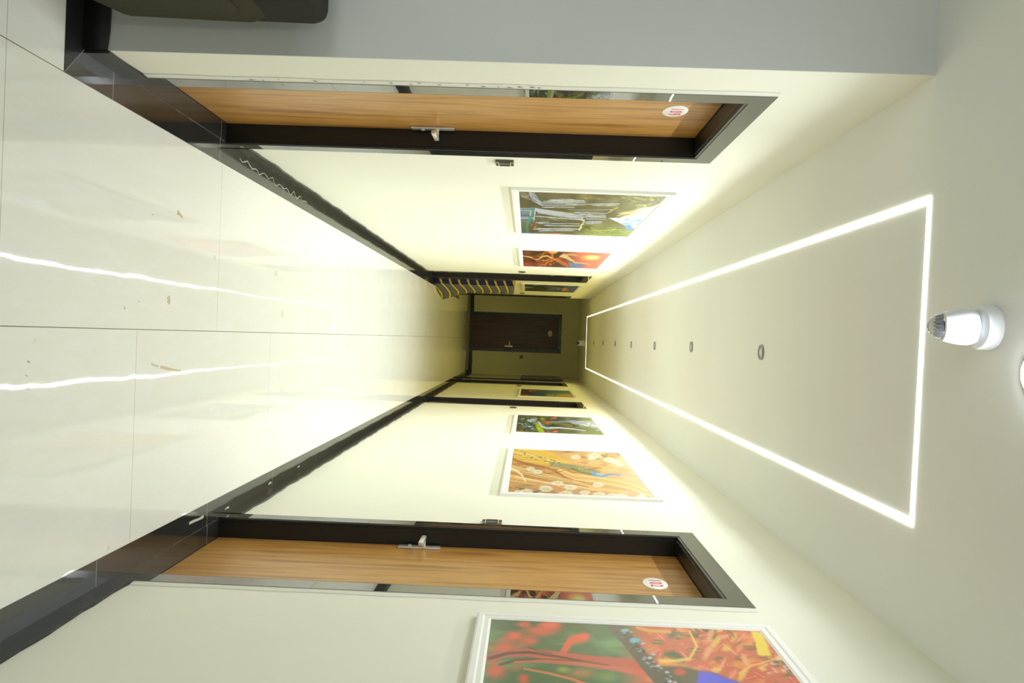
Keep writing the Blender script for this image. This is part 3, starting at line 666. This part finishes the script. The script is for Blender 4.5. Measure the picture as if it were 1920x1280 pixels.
def gilded_bird(c):     # peacock over flowing golden cloth and white blossoms
    c.base((210, 160, 98)); c.over((240, 190, 116), c.gx(500, 900)*(1-c.gy(240, 420))*.7); c.mottle((170, 118, 66), 160, 26, .5, .72, 1.0, .8); c.over((190, 140, 100), c.gy(380, 560)*.6)
    c.over((236, 196, 140), c.gx(1100, 1500)*.6)
    # tail
    c.poly([(150, 20), (480, 35), (640, 80), (760, 150), (860, 210), (850, 235), (600, 225), (380, 190), (160, 120)], (236, 190, 76), .95, 20, 20)
    for i in range(34):
        y0 = 25+R_.random()*130; c.stroke([(150, y0), (330, y0+30), (520, 110+y0*.5), (840, 222)], 4, ((255, 226, 130), (190, 136, 50), (250, 210, 90))[i % 3], .6, 2)
    for i in range(46):
        t = R_.random(); x = 165+t*560; y = 30+t*150+R_.random()*(120-90*t); c.blob(x, y, 14, 5.5, (120, 122, 130), .6, .9); c.blob(x+3, y, 6, 2.4, (70, 80, 100), .6, .9)
    c.stroke([(150, 140), (330, 200), (500, 235), (650, 275), (760, 350), (850, 400)], 16, (170, 92, 46), .7, 10)
    # cloth folds
    for i in range(26):
        o = R_.random()*200; c.stroke([(150, 190+o), (330, 240+o*.9), (560, 300+o*.8), (900, 390+o*.45), (1200, 480+o*.2)], 6, ((255, 232, 176), (244, 196, 120), (176, 112, 56), (255, 216, 150))[i % 4], .6, 3)
    for i in range(22):
        o = R_.random()*70; c.stroke([(700, 260+o*.5), (880, 320+o), (1200, 350+o*1.3), (1500, 410+o*1.3), (1760, 520+o)], 7, ((255, 230, 160), (240, 190, 110), (210, 150, 84))[i % 3], .7, 4)
    c.stroke([(150, 255), (230, 280), (290, 330), (330, 400)], 22, (255, 232, 176), .9, 12); c.stroke([(120, 300), (200, 350), (240, 390)], 10, (240, 170, 70), .8); c.stroke([(130, 430), (200, 470)], 10, (232, 170, 84), .8)
    c.stroke([(1060, 480), (1250, 500), (1480, 530)], 30, (246, 196, 116), .8, 20)
    for i in range(60):
        x = 560+R_.random()*900; y = 80+R_.random()*330; c.stroke([(x, y), (x+60, y+10), (x+140, y+16+R_.random()*20)], 3.5, ((255, 236, 190), (186, 132, 80), (228, 160, 110))[i % 3], .45, 1.5)
    # body
    c.stroke([(620, 205), (760, 225), (900, 245), (1010, 280), (1130, 310)], 26, (150, 148, 106), .95, 40, .4)
    c.stroke([(860, 262), (960, 300), (1110, 335)], 20, (128, 118, 74), .9, 12)
    for i in range(50): t = R_.random(); c.blob(640+t*490, 200+t*90+R_.uniform(-14, 20)*(.5+t*.5), 9, 5, ((196, 200, 150), (90, 96, 80), (140, 160, 150))[i % 3], .6, .7)
    c.stroke([(1090, 318), (1160, 334), (1200, 345), (1260, 328), (1330, 322), (1400, 334)], 26, (90, 150, 214), .95, 6, .5); c.stroke([(1130, 318), (1200, 330)], 10, (150, 220, 220), .8)
    c.blob(1400, 338, 22, 10, (130, 140, 170), .5, .95); c.blob(1400, 342, 9, 5, (240, 236, 220), .5, .9); c.stroke([(1410, 336), (1445, 330)], 5, (140, 170, 220), .8); c.blob(1520, 335, 8, 4, (120, 110, 130), .5, .8)
    c.stroke([(850, 268), (770, 280), (700, 300)], 3, (130, 92, 50), .9); c.stroke([(850, 262), (740, 262), (650, 268)], 3, (130, 92, 50), .8)
    for i in range(14): c.blob(630+R_.random()*90, 262+R_.random()*40, 8, 4, (120, 80, 40), .6, .8)
    # leaves and blossoms
    for i in range(16): c.blob(1000+R_.random()*400, 90+R_.random()*110, 40, 14, ((150, 160, 110), (112, 124, 80))[i % 2], .7, .7, .3)
    c.over((120, 84, 60), (1-c.gy(50, 90))*c.gx(640, 800)*(1-c.gx(1000, 1200))*.7)
    for i in range(14): c.blob(240+R_.random()*420, 480+R_.random()*70, 40, 14, ((110, 112, 64), (84, 88, 48))[i % 2], .7, .7, .3)
    def flower(x, y, r, col, ctr):
        for q in range(7):
            a = q*2*PI/7+.3; c.blob(x+math.cos(a)*r*.62, y+math.sin(a)*r*.27, r*.55, r*.2, col, .8, .85, 0.15, 0)
        for q in range(7):
            a = q*2*PI/7; c.stroke([(x, y), (x+math.cos(a)*r*.9, y+math.sin(a)*r*.4)], 2, (190, 180, 160), .4)
        c.blob(x, y, r*.34, r*.16, ctr, .5, .95)
    W, G = (250, 246, 236), (240, 216, 120)
    for x, y, r in ((560, 485, 90), (840, 470, 80), (690, 425, 75), (1150, 440, 70), (780, 540, 90), (1110, 115, 80), (900, 130, 60), (1270, 160, 70), (1340, 180, 60), (1160, 555, 85), (340, 520, 80), (390, 262, 55), (470, 295, 60), (500, 545, 50), (1400, 575, 90), (1300, 560, 60), (1000, 530, 65), (1640, 550, 36), (1640, 578, 60), (250, 520, 50), (1080, 140, 50), (1400, 215, 50)):
        flower(x, y, r, W, G)
    for x, y, r in ((660, 462, 46), (470, 435, 42), (720, 505, 50), (1300, 80, 60), (970, 190, 36)): flower(x, y, r, (238, 150, 96), (226, 110, 60))
    for i in range(30): c.blob(180+R_.random()*1400, 120+R_.random()*380, 8, 4, (255, 226, 170), .6, .6)
    c.blob(860, 385, 20, 10, (240, 120, 60), .5, .9)
def glen_fall(c):       # narrow falls between mossy trunks, turquoise boulders
    c.base((84, 86, 56)); c.over((132, 138, 90), c.gx(900, 1500)); c.mottle((54, 54, 38), 90, 22, .45, .65, 1-c.gx(900, 1400)*.7); c.mottle((136, 146, 80), 120, 20, .5, .7, 1, .7)
    c.poly([(1080, 150), (1400, 160), (1560, 170), (1720, 330), (1620, 310), (1400, 260), (1150, 215)], (190, 196, 206), .85, 30, 40); c.mottle((232, 236, 226), 70, 16, .5, .65, c.gx(1200, 1400)*c.gy(150, 180)*(1-c.gy(250, 290)))
    c.over((150, 152, 100), c.gx(1200, 1400)*(1-c.gy(130, 160))*.8); c.blob(1120, 178, 140, 22, (160, 170, 200), .8, .8); c.blob(1640, 335, 60, 16, (206, 210, 226), .6, .8, .3)
    for i in range(40):
        x = 170+R_.random()*290; y = 120+R_.random()*210; c.blob(x, y, 30, 14, ((70, 130, 134), (120, 170, 180), (54, 74, 64), (178, 206, 214))[i % 4], .6, .75, .3)
    for i in range(16): x = 400+R_.random()*120; c.stroke([(330+R_.random()*60, 140+R_.random()*40), (x, 110+R_.random()*60)], 5, (200, 210, 220), .6)
    c.blob(350, 150, 40, 20, (170, 200, 220), .6, .9, .3); c.blob(380, 270, 50, 16, (190, 206, 220), .6, .8, .3)
    c.stroke([(750, 182), (900, 182), (1100, 178)], 16, (150, 176, 204), .8, 22, .7); c.stroke([(560, 195), (700, 185), (850, 185)], 12, (130, 140, 160), .7)
    c.stroke([(1420, 348), (1150, 310), (900, 290), (700, 300), (600, 270), (545, 200)], 8, (200, 214, 232), .95, 34, .6); c.stroke([(1400, 345), (1000, 300), (760, 290)], 4, (246, 248, 252), .8, 14); c.blob(700, 290, 70, 20, (130, 180, 230), .8, .7)
    c.stroke([(760, 200), (950, 215), (1150, 250)], 13, (150, 170, 50), .8, 8, .6, .5); c.stroke([(860, 225), (1000, 255), (1180, 285)], 12, (128, 92, 60), .8, 6)
    c.poly([(470, 185), (530, 195), (600, 300), (680, 395), (650, 410), (560, 405), (500, 300)], (160, 178, 36), 1, 12, 16); c.mottle((206, 214, 60), 30, 14, .5, .65, c.gx(480, 520)*(1-c.gx(600, 680))*c.gy(200, 230)*.8)
    c.blob(610, 130, 66, 28, (168, 178, 50), .6, .9, .3); c.blob(450, 330, 40, 18, (150, 160, 100), .6, .7, .3)
    for x, y, rx, ry in ((700, 192, 55, 34), (640, 190, 50, 18), (820, 112, 66, 22), (770, 120, 40, 14), (840, 360, 84, 34), (720, 370, 50, 18), (230, 345, 46, 20)): c.blob(x, y, rx, ry, (214, 96, 56), .6, .95, .3)
    c.blob(850, 365, 50, 18, (240, 130, 100), .6, .8); c.blob(720, 195, 26, 16, (240, 120, 70), .6, .8)
    for i in range(26): x = 950+R_.random()*700; c.stroke([(x, 360+R_.random()*60), (x+90, 370+R_.random()*60)], 4, (160, 176, 70), .5)
def gulf_dusk(c):       # red blossoms, blue sea and a yellow sky
    c.base((56, 40, 36)); c.over((60, 74, 110), c.gx(330, 560)); c.over((30, 112, 150), c.gx(560, 720)); c.over((90, 150, 150), c.gx(880, 1000)); c.over((232, 184, 70), c.gx(1000, 1200)*c.gy(200, 235)*(1-c.gy(300, 322)))
    c.over((196, 190, 80), c.gx(840, 900)*(1-c.gx(1060, 1200))*c.gy(200, 230)*(1-c.gy(280, 300))*.9); c.over((70, 136, 168), c.gx(900, 1000)*(1-c.gy(170, 205))); c.over((50, 100, 160), c.gx(1250, 1450)*(1-c.gy(160, 180))*.7)
    for i in range(14): c.blob(450+R_.random()*170, 130+R_.random()*50, 50, 14, ((226, 90, 84), (240, 150, 130), (150, 50, 60))[i % 3], .6, .85, .3)
    for i in range(16): c.blob(640+R_.random()*280, 130+R_.random()*60, 50, 14, ((150, 74, 110), (90, 60, 110), (196, 90, 110))[i % 3], .6, .75, .3)
    for i in range(12): c.blob(280+R_.random()*150, 225+R_.random()*60, 46, 14, ((216, 70, 50), (236, 110, 80), (110, 40, 36))[i % 3], .6, .9, .3)
    c.blob(520, 272, 70, 12, (160, 176, 190), .6, .8); c.blob(640, 240, 130, 36, (30, 110, 150), .7, .7); c.stroke([(900, 160), (1000, 150)], 10, (70, 60, 60), .6, 4)
    c.stroke([(930, 222), (975, 228), (1010, 244)], 7, (40, 40, 40), .95, 3); c.stroke([(1090, 238), (1135, 252), (1160, 250)], 6, (70, 60, 40), .9, 3)
    c.stroke([(960, 215), (1080, 230), (1150, 240)], 5, (190, 140, 150), .7); c.blob(1030, 250, 50, 12, (236, 170, 70), .7, .7)
def dim_glade(c):
    c.base((70, 78, 40)); c.mottle((40, 48, 30), 10, 3, .4, .6); c.mottle((60, 84, 96), 12, 3, .5, .65, 1, .8); c.mottle((120, 124, 70), 8, 2, .6, .7)
CF = (0.0065, 0.0035)
picture('left', 4.42, 6.30, 'white framed picture of terraced waterfalls, just beyond door 109 on left wall', CF, (960, 345, 6.0), pool_fall)
picture('left', 7.36, 9.14, 'white framed picture of orange cliffs under a pale yellow sun, left wall', (0.008, 0.0035), (970, 460, 10.105), ember_valley)
picture('left', 11.92, 13.80, 'white framed picture of dark trees with orange glow against blue sky, above the striped mattress', (0.01, 0.004), (970, 525, 13.714), lake_peak)
picture('right', 0.62, 2.505, 'large white framed picture of red autumn leaves and a lichened branch, nearest on right wall', (0.004, 0.0032), (880, 1150, 2.954), scarlet_branch)
picture('right', 4.455, 6.35, 'white framed golden picture of a peacock and white blossoms, right wall beyond door 102', CF, (930, 835, 6.0), gilded_bird)
picture('right', 7.38, 9.18, 'white framed green picture of a narrow forest waterfall with mossy trunk, right wall', (0.008, 0.0035), (955, 772, 9.846), glen_fall)
picture('right', 12.12, 13.92, 'white framed picture with red blossoms, blue sea and yellow sky, far on right wall', (0.01, 0.004), (960, 722, 13.714), gulf_dusk)
picture('right', 17.42, 18.95, 'dim dark framed picture at the shadowy far end of right wall', (0.02, 0.01), (960, 690, 8.7), dim_glade, fm=M_DARK)

# ------------------------------------------------------------------ led strip rectangle in the ceiling
t = thing('led_strip_light', (0.02, 9.4, H), 'long glowing white light strip rectangle recessed in the corridor ceiling', 'light')
ring = RING
def seg(p, q, w):
    p, q = Vector((*p, 0)), Vector((*q, 0)); d = (q - p).normalized(); u = Vector((-d.y, d.x, 0))*w/2
    k = MB(); P = [p-d*w/2+u, q+d*w/2+u, q+d*w/2-u, p-d*w/2-u]
    k.add([(v.x, v.y, H-0.0035) for v in P] + [(v.x, v.y, H+0.004) for v in P], [(0, 1, 2, 3), (4, 5, 6, 7), (0, 1, 5, 4), (1, 2, 6, 5), (2, 3, 7, 6), (3, 0, 4, 7)])
    return k.obj('light_segment', M_LED, t)
for i in range(4): seg(ring[i], ring[(i+1) % 4], 0.018 if i in (1, 3) else 0.016)

# ------------------------------------------------------------------ ceiling downlights
M_RIM = mat('satin_downlight_rim', (150, 150, 146), 0.3, 0.7)
M_LENS = mat('unlit_downlight_lens', (216, 218, 232), 0.3)
def downlight(x, y, r, label, lit=False):
    t = thing('ceiling_downlight', (x, y, H), label, 'ceiling light')
    k = MB(); k.lathe((x, y, H), [(r, 0.001), (r, -0.006), (r*.92, -0.010), (r*.72, -0.011), (r*.62, -0.006), (r*.6, 0.0)], n=40, cap=False)
    k.obj('rim', M_RIM, t, True)
    k = MB(); q = 2.2 if lit else 1; p = 0.9 if lit else 0.63
    k.lathe((x, y, H), [(r*p, -0.003*q), (r*p*.8, -0.008*q), (r*p*.4, -0.0105*q), (0.001, -0.011*q)], n=32)
    k.obj('lens', M_LAMP if lit else M_LENS, t, True)
    return t
names = ['nearest of the seven unlit downlights inside the light strip rectangle', 'second nearest unlit downlight inside the light strip rectangle',
         'third nearest unlit downlight inside the light strip rectangle', 'fourth unlit downlight, middle one of the seven inside the light strip',
         'third farthest unlit downlight inside the light strip rectangle', 'second farthest unlit downlight inside the light strip rectangle',
         'farthest unlit downlight, close to the far end of the light strip']
for (x, y), nm in zip([(0.024, 4.10), (0.013, 5.84), (0.019, 7.52), (0.021, 9.22), (0.018, 10.90), (0.020, 12.67), (0.029, 14.45)], names):
    downlight(x, y, 0.042, nm)['group'] = 'row of downlights along the middle of the ceiling'
downlight(0.04, 1.885, 0.066, 'lit cold white downlight beside the near security camera', True)

# ------------------------------------------------------------------ security cameras
M_GLASS = mat('clear_dome', (235, 238, 240), 0.03); bsdf(M_GLASS).inputs['Transmission Weight'].default_value = 0.95; bsdf(M_GLASS).inputs['IOR'].default_value = 1.25
M_LENSB = mat('black_lens', (12, 12, 12), 0.1)
def camera_unit(x, y, face, label, s=1.0, wire=False):
    t = thing('security_camera', (x, y, H), label, 'security camera')
    k = MB(); k.lathe((x, y, H), [(0.060*s, 0), (0.062*s, -0.004), (0.062*s, -0.032*s), (0.058*s, -0.038*s), (0.045*s, -0.040*s)], n=40); k.obj('mount_base', M_PLAST, t, True)
    ax = Vector((0, face*0.25, -1)).normalized()
    top = Vector((x, y, H - 0.036*s))
    k = MB(); prof = [(0.030, 0), (0.044, 0.006), (0.0505, 0.024), (0.050, 0.045), (0.046, 0.068), (0.041, 0.086), (0.036, 0.089), (0.034, 0.080)]
    k.lathe(top, [(r*s, h*s) for r, h in prof], axis=ax, n=40); k.obj('housing', M_PLAST, t, True)
    c = top + ax*0.082*s
    k = MB(); k.lathe(c, [(0.036*s*math.cos(a), 0.042*s*math.sin(a)) for a in [i*PI/2/8 for i in range(9)]][:-1] + [(0.0005, 0.042*s)], axis=ax, n=32); k.obj('clear_dome', M_GLASS, t, True)
    lens_ax = Vector((0, face, -0.35)).normalized()
    if not wire: k = MB(); k.lathe(c - ax*0.004*s, [(0.011*s, -0.004), (0.011*s, 0.016*s), (0.009*s, 0.018*s), (0.0005, 0.017*s)], axis=lens_ax, n=24); k.obj('lens', M_LENSB, t, True)
    k = MB()
    for i in range(5): k.lathe(c + ax*0.010*s + Vector(((i-2)*0.009*s, -face*0.006*s, 0)), [(0.0025*s, 0), (0.0025*s, 0.016*s), (0.001*s, 0.018*s)], axis=ax, n=8)
    k.obj('sensor_row', M_RIM, t, True)
    if wire:
        k = MB(); k.tube([(x+0.045, y, H-0.04), (x+0.05, y-0.01, H-0.09), (x+0.052, y-0.01, H-0.16), (x+0.062, y-0.01, H-0.185), (x+0.066, y-0.01, H-0.20)], 0.003); k.obj('loose_wire', M_PLAST, t, True)
    return t
camera_unit(-0.078, 2.09, 1, 'white security camera on the near ceiling outside the light strip', 1.0)
fc = camera_unit(0.045, 16.75, -1, 'small white security camera with dark lens beyond far end of light strip', 1.28, True)
k = MB(); k.lathe((0.045, 16.75-0.078, H-0.150), [(0.026, -0.01), (0.026, 0.012), (0.02, 0.016), (0.0005, 0.014)], axis=(0, -1, -0.2), n=24); k.obj('lens', M_LENSB, fc, True)

# ------------------------------------------------------------------ folded striped mattress
def stripe_mat(name, base, stripe, edge, thin):
    m = mat(name, base, 0.85, spec=0.15); a = nd(m, 'ShaderNodeAttribute', attribute_name='st')
    sp = nd(m, 'ShaderNodeSeparateXYZ'); lk(m, a.outputs['Vector'], sp.inputs[0])
    fr = mth(m, 'FRACT', sp.outputs[0]); d = mth(m, 'ABSOLUTE', mth(m, 'SUBTRACT', fr, 0.5))
    c = mixc(m, mth(m, 'LESS_THAN', d, 0.2), base, edge)
    c = mixc(m, mth(m, 'LESS_THAN', d, 0.115), c, stripe)
    fr2 = mth(m, 'FRACT', mth(m, 'MULTIPLY', sp.outputs[1], 7.0))
    c = mixc(m, mth(m, 'MULTIPLY', mth(m, 'LESS_THAN', fr2, 0.22), 0.4), c, thin)
    lk(m, c, bsdf(m).inputs['Base Color']); bump(m, noise(m, coords(m), 35, 4), 0.004, 0.6); return m
M_STR = stripe_mat('woven_stripe_light', (84, 90, 104), (206, 176, 56), (56, 40, 22), (108, 112, 118))
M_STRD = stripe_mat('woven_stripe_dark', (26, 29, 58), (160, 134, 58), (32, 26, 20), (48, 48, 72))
k = MB(); NH = 46; top = 1.235
ll = k.b.verts.layers.float_vector.new('st')
rows = []
for i in range(NH+1):
    h = i/NH; z = top*h
    kick = max(0, 1-h/0.42)**1.6
    xf = -0.745 + 0.135*kick; yb = 11.60 - 0.0*h
    sec = []
    N1, N2 = 7, 20
    for j in range(N1+1):
        s_ = j/N1; sec.append((-0.872 + 0.072*s_ + 0.008*math.sin(PI*s_), 11.50 + 0.10*s_, s_*0.3, 0))
    for j in range(1, N2+1):
        s_ = j/N2; bul = 0.022*math.sin(PI*s_)
        sec.append((-0.80 + (xf+0.80)*s_ + bul, 11.60 + 1.20*s_, 0.3+s_*0.9, 1))
    sec += [(-0.80, 12.86, 1.3, 1), (-0.868, 12.86, 1.4, 1)]
    rr = []
    for x, y, u, kind in sec:
        wob = 0.006*math.sin(z*21+u*4)
        tilt = 0.055*math.sin(PI*min(1, max(0, (u-0.3)/0.9))) - (0.02*(1-u/0.3) if u < 0.3 else 0)
        rd = 1 if 0.02 < h < 0.98 else 0
        v = k.b.verts.new((max(-0.874, x + wob*(0.5 if rd else 0) - (0 if rd else 0.012)), y, 0.004+z*(1-0.04*max(0, u-0.3)) + 0.010*math.sin(u*7)*h))
        v[ll] = ((z - tilt)/0.1385 + 0.62, u, 0); rr.append(v)
    rows.append(rr)
n = len(rows[0])
for i in range(NH):
    for j in range(n):
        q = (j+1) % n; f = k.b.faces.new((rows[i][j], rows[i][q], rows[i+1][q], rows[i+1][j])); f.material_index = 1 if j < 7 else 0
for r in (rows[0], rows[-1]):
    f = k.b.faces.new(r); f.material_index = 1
o = k.obj('folded_mattress', [M_STR, M_STRD], None, True)
tag(o, 'folded blue and grey mattress with yellow stripes standing against far left wall', 'mattress')

# ------------------------------------------------------------------ sofa against the lobby wall
t = thing('sofa', (-1.9, 1.85, 0), 'olive brown upholstered sofa end against the grey lobby wall', 'sofa')
X1 = -0.935
def rounded_side(pts, x0, x1, mtl, name, r=0.03, parent=None):
    """prism in the YZ plane with bevelled edges"""
    k = MB(); n = len(pts)
    vs, fs = k.add([(x, y, z) for x in (x0, x1) for y, z in pts], [tuple(range(n)), tuple(range(2*n-1, n-1, -1))] + [(i, (i+1) % n, n+(i+1) % n, n+i) for i in range(n)])
    bmesh.ops.bevel(k.b, geom=list(k.b.edges), offset=r, segments=4, affect='EDGES', profile=0.5)
    return k.obj(name, mtl, parent or t, True)
arm_pts = [(1.35, 0.10), (2.06, 0.10), (2.30, 0.205), (2.325, 0.60), (2.27, 0.665), (1.35, 0.655)]
arm = rounded_side(arm_pts, X1-0.20, X1, M_SOFA, 'armrest')
pan = [(1.42, 0.17), (2.02, 0.17), (2.20, 0.22), (2.215, 0.585), (1.42, 0.575)]
rounded_side(pan, X1-0.01, X1+0.008, M_SOFA, 'side_panel', 0.006, arm)
arm2 = rounded_side(arm_pts, -3.05, -2.85, M_SOFA, 'armrest')
rounded_side([(1.98, 0.42), (2.32, 0.42), (2.335, 0.80), (2.29, 0.835), (2.12, 0.825)], -2.88, X1-0.004, M_SOFAD, 'backrest', 0.035)
rounded_side([(1.34, 0.12), (2.1, 0.12), (2.1, 0.30), (1.34, 0.30)], -2.85, X1-0.19, M_SOFA, 'base', 0.02)
for q in range(2):
    x0 = -2.84 + q*0.86; rounded_side([(1.32, 0.30), (2.02, 0.30), (2.02, 0.44), (1.32, 0.45)], x0, x0+0.85, M_SOFA, 'seat_cushion', 0.035)
for x in (-2.95, X1-0.10):
    for y in (1.45, 2.0):
        k = MB(); k.lathe((x, y, 0), [(0.018, 0), (0.026, 0.10), (0.026, 0.13)], n=16); k.obj('leg', M_BLACK, t, True)
